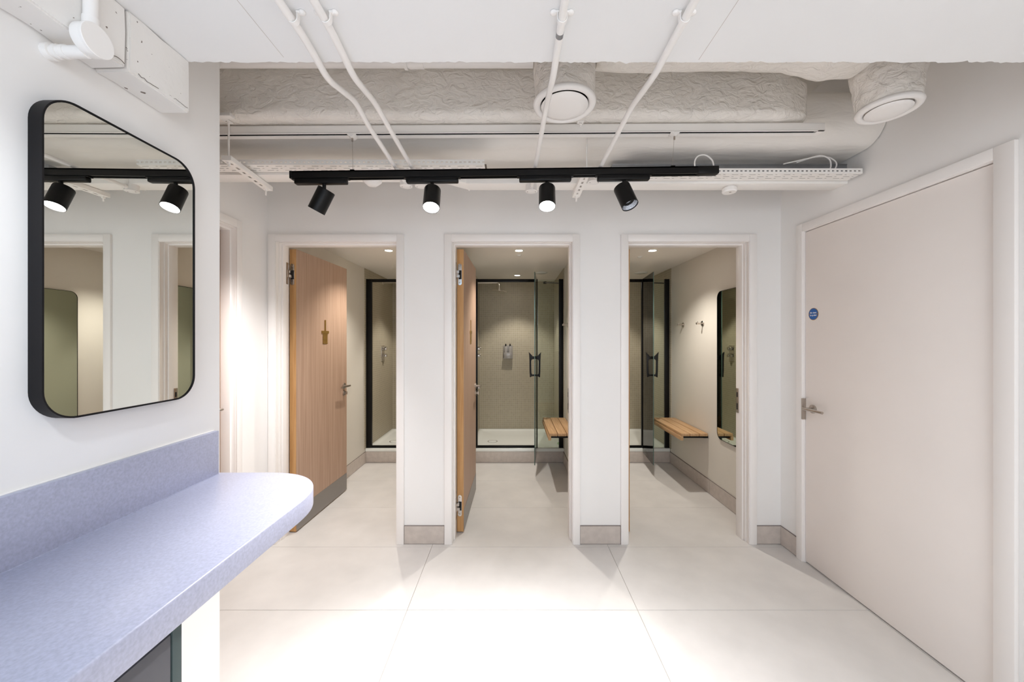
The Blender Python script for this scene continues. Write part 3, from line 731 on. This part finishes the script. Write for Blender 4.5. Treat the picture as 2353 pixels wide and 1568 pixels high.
tag(mk('hanger_plate', [box(-1.40, -1.33, 1.69, 1.733, 2.424, 2.438), box(-1.355, -1.325, 1.70, 1.80, 2.436, 2.444), box(-1.345, -1.27, 1.70, 1.733, 2.420, 2.436)], M_BEAM, bevel=.003),
    'paint-caked hanger bracket at the lower left of the crinkled duct', 'bracket')
tag(mk('drop_rod', [cyl((-1.36, 1.72, 2.45), (-1.36, 1.72, 2.9), .004, 8), box(-1.40, -1.385, 1.715, 1.735, 2.45, 2.9)], M_WMET), 'thin white hanger rods at the left end of the crinkled duct', 'rod')
tag(mk('hanger_clip', [box(.305, .335, 1.775, 1.797, 2.437, 2.450), cyl((.32, 1.785, 2.418), (.32, 1.785, 2.44), .004, 10), cyl((.32, 1.785, 2.424), (.32, 1.785, 2.43), .008, 6)], M_WMET, bevel=.001),
    'small white hanger clip beside the middle air valve', 'bracket')

# detectors on the trunking
dt = thing('smoke_detector', (-.755, 2.04, 2.235), 'low white domed detector under the trunking behind the leftmost spotlight', 'detector')
mk('dome', lathe([(.05, 0), (.05, .012), (.040, .022), (.024, .036), (.001, .038)], axis_m((-.755, 2.035, 2.2768), (0, 0, -1)), 36, cap=False), M_PIPE, dt, ang=40)
dt = thing('alarm_sounder', (1.225, 2.14, 2.24), 'small white cylindrical detector under the trunking towards the right wall', 'detector')
mk('base', lathe([(.026, 0), (.030, .006), (.036, .008)], axis_m((1.225, 2.14, 2.2768), (0, 0, -1)), 32), M_PIPE, dt)
mk('body', lathe([(.037, 0), (.038, .018), (.034, .024)], axis_m((1.225, 2.14, 2.268), (0, 0, -1)), 32), M_PIPE, dt)
mk('indicator', cyl((1.225, 2.132, 2.2445), (1.225, 2.132, 2.243), .006, 12), M_GROUT, dt)
# cables
def curvy(pts, r):
    P_ = [Vector(p) for p in pts]; out_ = []
    for i in range(len(P_)-1):
        p0, p1, p2, p3 = P_[max(i-1, 0)], P_[i], P_[i+1], P_[min(i+2, len(P_)-1)]
        for s in range(8):
            t = s/8; out_.append(.5*((2*p1)+(p2-p0)*t+(2*p0-5*p1+4*p2-p3)*t*t+(3*p1-p0-3*p2+p3)*t**3))
    out_.append(P_[-1]); return tube(out_, r, 8)
tag(mk('cable', curvy([pt(1640, 381, 1.835), pt(1636, 368, 1.85), pt(1622, 357, 1.86), pt(1606, 358, 1.87), pt(1597, 369, 1.88), pt(1597, 385, 1.90), pt(1600, 392, 1.93)], .0034), M_PIPE),
    'white cable looping out of the right end of the black track', 'cable', 'white loose cables')
tag(mk('cable', curvy([pt(1800, 377, 2.03), pt(1850, 366, 2.03), pt(1885, 358, 2.02), pt(1905, 366, 2.02), pt(1909, 382, 2.03), pt(1903, 396, 2.04)], .0034), M_PIPE),
    'outer of two white cables arching into the right-hand tray', 'cable', 'white loose cables')
tag(mk('cable', curvy([pt(1830, 374, 2.045), pt(1870, 362, 2.045), pt(1900, 361, 2.045), pt(1918, 370, 2.045), pt(1922, 380, 2.045), pt(1915, 396, 2.05)], .0034), M_PIPE),
    'rear of two white cables arching into the right-hand tray', 'cable', 'white loose cables')

# ================================================================ CUBICLES
DX = 1.216
# shower trays, screens, doors, fittings are made for the middle cubicle and copied
a, b = CUB[1]
def mid(lst): return lst
tray_o = thing('shower_tray', ((a+b)/2, 4.8, .13), 'white shower tray of the middle cubicle', 'shower tray', 'white shower trays')
ry0, ry1 = 4.333, 5.298
pr = [(0.0, .165), (.045, .165), (.075, .150), (.11, .147)]
def tray_mesh(x0, x1, y0, y1):
    v, f = [], []; loops = []
    for ins, z in ((0, .130), (0, .163), (.002, .165), (.045, .165), (.060, .155), (.085, .148), (.30, .146)):
        o = rrect(x0+ins, x1-ins, y0+ins, y1-ins, max(.004, min(.05, .006+ins)), 4); loops.append([(p[0], p[1], z) for p in o])
    n = len(loops[0])
    for l_ in loops: v += l_
    for k in range(len(loops)-1):
        for i in range(n):
            j = (i+1) % n; f.append((k*n+i, k*n+j, (k+1)*n+j, (k+1)*n+i))
    f.append(tuple(range((len(loops)-1)*n, len(loops)*n))); f.append(tuple(range(n))[::-1])
    return v, f
mk('basin', tray_mesh(a+.001, b-.001, ry0, ry1), M_CERAM, tray_o, ang=50)
mk('drain_cover', lathe([(.001, .006), (.045, .006), (.052, .003), (.053, 0)], axis_m((-.25, 4.70, .147), (0, 0, 1)), 32, cap=False), M_CERAM, tray_o)
mk('drain_ring', lathe([(.054, .0004), (.061, .0008)], axis_m((-.25, 4.70, .1475), (0, 0, 1)), 32, cap=False), M_CHROME, tray_o)

scr = thing('shower_screen', ((a+b)/2, 4.36, .147), 'black framed shower enclosure of the middle cubicle', 'shower screen', 'black framed shower enclosures')
mk('wall_profile', box(a+.007, a+.070, 4.345, 4.375, .166, 2.107), M_BLACK, scr, bevel=.001)
mk('wall_profile', box(b-.056, b-.007, 4.345, 4.375, .166, 2.107), M_BLACK, scr, bevel=.001)
mk('top_rail', box(a+.07, .266, 4.348, 4.372, 2.074, 2.107), M_BLACK, scr, bevel=.001)
mk('bottom_rail', box(a+.07, .266, 4.348, 4.372, .166, .192), M_BLACK, scr, bevel=.001)
mk('hinge_post', box(.266, .286, 4.348, 4.372, .166, 2.107), M_BLACK, scr, bevel=.001)
mk('fixed_pane', box(.286, b-.056, 4.357, 4.363, .168, 2.10), M_GLASS, scr, smooth=False)
mk('brace_arm', [tube([(b-.035, 4.362, 2.06), (.40, 4.66, 2.112)], .007, 10), cyl((.388, 4.672, 2.113), (.408, 4.65, 2.111), .016, 14), box(b-.05, b-.02, 4.355, 4.372, 2.045, 2.075)], M_BLACK, scr)
gd = thing('glass_door', (.276, 4.345, .12), 'open glass shower door with black handles in the middle cubicle', 'glass door', 'open glass shower doors')
dx_, dy_ = (.226-.276), (3.88-4.345); gl_ = math.hypot(dx_, dy_)
RG = Matrix.Translation((.276, 4.345, 0)) @ Matrix.Rotation(math.atan2(dy_, dx_), 4, 'Z')
mk('glass_pane', box(0, gl_-.003, -.004, .004, .122, 2.107, RG), M_GLASS, gd, smooth=False)
mk('pane_edge', box(gl_-.003, gl_, -.004, .004, .122, 2.107, RG), M_GEDGE, gd)
mk('pane_seal', [box(0, .006, -.006, .006, .122, 2.107, RG)], M_BLACK, gd)
def hshape(s):
    # u away from the pane, v down from the horn tip
    outer = [(.0645, 0), (.060, -.03), (.057, -.10), (.056, -.20), (.053, -.262), (.044, -.262), (.030, -.252), (.004, -.250),
             (.004, -.232), (.028, -.234), (.036, -.222), (.039, -.10), (.036, -.084), (.028, -.076), (.004, -.073), (.004, -.044), (.022, -.046), (.042, -.024)]
    return [(s*u, 1.283+v) for u, v in outer]
for s in (-1, 1):
    g = prism(hshape(s), 'y', -.009, .009)          # x = away from the pane
    v = [tuple(RG @ Vector((gl_-.055+p[1], p[0], p[2]))) for p in g[0]]
    mk('pull_handle', (v, g[1]), M_BLACK, gd, bevel=.002, seg=2)

sh = thing('rain_shower', (a, 4.9, 2.0), 'wall mounted round rain shower head in the middle cubicle', 'shower head', 'rain shower heads')
xh = -.176
arm = smooth_path([(a+.008, 4.9, 2.147), (xh, 4.9, 2.147), (xh, 4.9, 2.062)], .045, 8)
mk('arm', [tube(arm, .0105, 14), lathe([(.03, 0), (.03, .006), (.026, .009)], axis_m((a+.007, 4.9, 2.147), (1, 0, 0)), 28)], M_BRIGHT, sh, ang=50)
mk('swivel', [cyl((xh, 4.9, 2.045), (xh, 4.9, 2.075), .016, 18)], M_BRIGHT, sh)
mk('rose', lathe([(.016, .014), (.045, .010), (.098, .003), (.103, .0), (.100, -.005), (.001, -.006)], axis_m((xh, 4.9, 2.038), (0.12, 0, 1)), 44, cap=False), M_BRIGHT, sh)
va = thing('shower_valve', (a, 4.9, 1.2), 'chrome two knob shower valve on the side wall of the middle cubicle', 'shower valve', 'chrome shower valves')
mk('plate', box(a+.007, a+.013, 4.845, 4.955, 1.13, 1.335), M_CHROME, va, bevel=.002)
for z in (1.295, 1.205):
    kb = mk('knob', [lathe([(.024, 0), (.024, .045), (.022, .048), (.001, .048)], axis_m((a+.013, 4.9, z), (1, 0, 0)), 28, cap=False)], M_CHROME, va)
    mk('knob_pin', cyl((a+.045, 4.9, z), (a+.045, 4.865, z), .004, 10), M_CHROME, kb)
dp = thing('soap_dispenser', (-.067, 5.28, 1.15), 'grey wall holder with two pump bottles on the mosaic in the middle shower', 'soap dispenser')
mk('holder', [prism(rrect(-.132, 0.0, 1.15, 1.33, .012), 'y', 5.292, 5.2995), box(-.122, -.01, 5.235, 5.295, 1.155, 1.232), box(-.132, 0, 5.23, 5.297, 1.148, 1.156)], M_SMOKE, dp, bevel=.002)
for sx in (-.095, -.036):
    bt = mk('bottle', lathe([(.001, 0), (.026, 0), (.027, .01), (.027, .11), (.018, .135), (.010, .142), (.001, .143)], axis_m((sx, 5.262, 1.178), (0, 0, 1)), 24, cap=False), M_SMOKE, dp)
    mk('pump', [cyl((sx, 5.262, 1.318), (sx, 5.262, 1.345), .009, 14), box(sx-.006, sx+.006, 5.232, 5.27, 1.340, 1.352)], M_BLACK, bt, bevel=.001)
# ceiling fittings
def dl(x, y, name, lab):
    o = thing('downlight', (x, y, 2.22), lab, 'downlight', 'recessed cubicle downlights')
    mk('bezel', lathe([(.043, 0), (.043, .003), (.038, .005), (.031, .002), (.030, -.002)], axis_m((x, y, 2.2252), (0, 0, -1)), 32, cap=False), M_CERAM, o)
    mk('lens', lathe([(.0005, .001), (.031, .001)], axis_m((x, y, 2.2252), (0, 0, -1)), 32, cap=False), M_DLAMP, o)
for k in range(3):
    X = .058+DX*(k-1)
    if k == 0: X = -1.13
    dl(X, 3.45, '', 'glowing downlight over the changing area of the %s cubicle' % WN[k])
    dl(X if k else -1.158, 4.79, '', 'glowing downlight over the shower of the %s cubicle' % WN[k])
    spot('cubicle_beam', (X, 3.45, 2.212), (0, 0, -1), 13, 118, .7, WARM, .03)
    spot('shower_beam', (X, 4.79, 2.212), (0, 0.02, -1), 9, 94, .5, WARM, .03)
vn = mk('ceiling_vent', lathe([(.078, 0), (.078, .004), (.070, .008), (.066, .006), (.060, .010), (.001, .011)], axis_m((.344, 4.60, 2.2248), (0, 0, -1)), 36, cap=False), M_CERAM)
tag(vn, 'round white extract vent in the middle cubicle ceiling', 'vent', 'round cubicle vents')
v3 = copy_tree(vn, None, (DX, 0, 0), 'round white extract vent in the right cubicle ceiling')
sn = tag(mk('presence_sensor', lathe([(.026, 0), (.024, .006), (.012, .014), (.001, .015)], axis_m((.062, 3.63, 2.2248), (0, 0, -1)), 24, cap=False), M_CERAM), 'tiny white sensor behind the downlight in the middle cubicle', 'sensor', 'tiny cubicle ceiling sensors')
copy_tree(sn, None, (DX-.035, 0.07, 0), 'tiny white sensor behind the downlight in the right cubicle')

# oak fold down bench, cubicle mirror, hooks: made for the right cubicle
wx = CUB[2][1]
bn = thing('fold_down_bench', (wx-.13, 3.85, .5), 'slatted oak bench on the wall of the right cubicle', 'bench', 'slatted oak shower benches')
for i in range(3):
    x1_ = wx-.008-i*.0835
    mk('slat', box(x1_-.0775, x1_, 3.49, 4.205, .520, .545), M_BENCH, bn, bevel=.002)
mk('nosing', box(wx-.2575, wx-.2335, 3.49, 4.205, .481, .520), M_BENCH, bn, bevel=.002)
mk('bracket', [box(wx-.232, wx-.03, 3.505, 3.525, .500, .520), box(wx-.232, wx-.03, 4.17, 4.19, .500, .520), box(wx-.04, wx, 3.50, 4.195, .500, .520)], M_BLACK, bn, bevel=.001)
copy_tree(bn, None, (-1.22, 0, 0), 'slatted oak bench jutting out in the middle cubicle')
cm = thing('cubicle_mirror', (wx, 3.1, .55), 'tall grey mirror with rounded corners on the right cubicle wall', 'mirror', 'tall cubicle mirrors')
o1 = rrect(2.87, 3.322, .548, 1.832, .06, 10); o2 = rrect(2.873, 3.319, .551, 1.829, .057, 10)
mk('frame', ring('x', o1, o2, wx-.016, wx), M_MFRAME, cm, ang=25)
mk('mirror_glass', prism(o2, 'x', wx-.0145, wx-.008), M_MIR2, cm, smooth=False)
copy_tree(cm, None, (-1.22, 0, 0), 'tall grey mirror with rounded corners on the middle cubicle wall')
def hook(y, z, lab):
    o = thing('coat_hook', (wx, y, z-.025), lab, 'coat hook', 'steel coat hooks')
    mk('rose', lathe([(.001, 0), (.026, 0), (.026, .006), (.024, .008), (.001, .008)], axis_m((wx, y, z), (-1, 0, 0)), 28, cap=False), M_SS, o)
    mk('peg', [cyl((wx-.006, y, z), (wx-.058, y, z), .0075, 16), cyl((wx-.050, y, z), (wx-.050, y, z+.020), .004, 12), cyl((wx-.056, y, z), (wx-.062, y, z), .010, 16)], M_SS, o)
    return o
h1_ = hook(4.01, 1.567, 'steel coat hook farther from the tall mirror, nearer the glass shower door')
hook(3.60, 1.565, 'steel coat hook closer to the tall mirror in the right cubicle')
copy_tree(h1_, None, (-1.22, 0, 0), 'steel coat hook half hidden by the middle door frame')
tag(mk('sticker', ring('y', rrect(.515, .535, .205, .228, .0098), rrect(.519, .531, .209, .224, .0055), 4.3560, 4.3568), M_GREEN), 'small green ring sticker on the glass pane of the middle shower', 'sticker')

for s, k in ((-1, 0), (1, 2)):
    n = WN[k]
    copy_tree(tray_o, None, (s*DX+.0005, 0, 0), 'white shower tray of the %s cubicle' % n)
    copy_tree(scr, None, (s*DX, 0, 0), 'black framed shower enclosure of the %s cubicle' % n)
    if k == 2: copy_tree(gd, None, (s*DX+.002, 0, 0), 'open glass shower door with black handles in the %s cubicle' % n)
    copy_tree(sh, None, (s*DX, 0, 0), 'wall mounted round rain shower head in the %s cubicle' % n)
    copy_tree(va, None, (s*DX, 0, 0), 'chrome two knob shower valve on the side wall of the %s cubicle' % n)
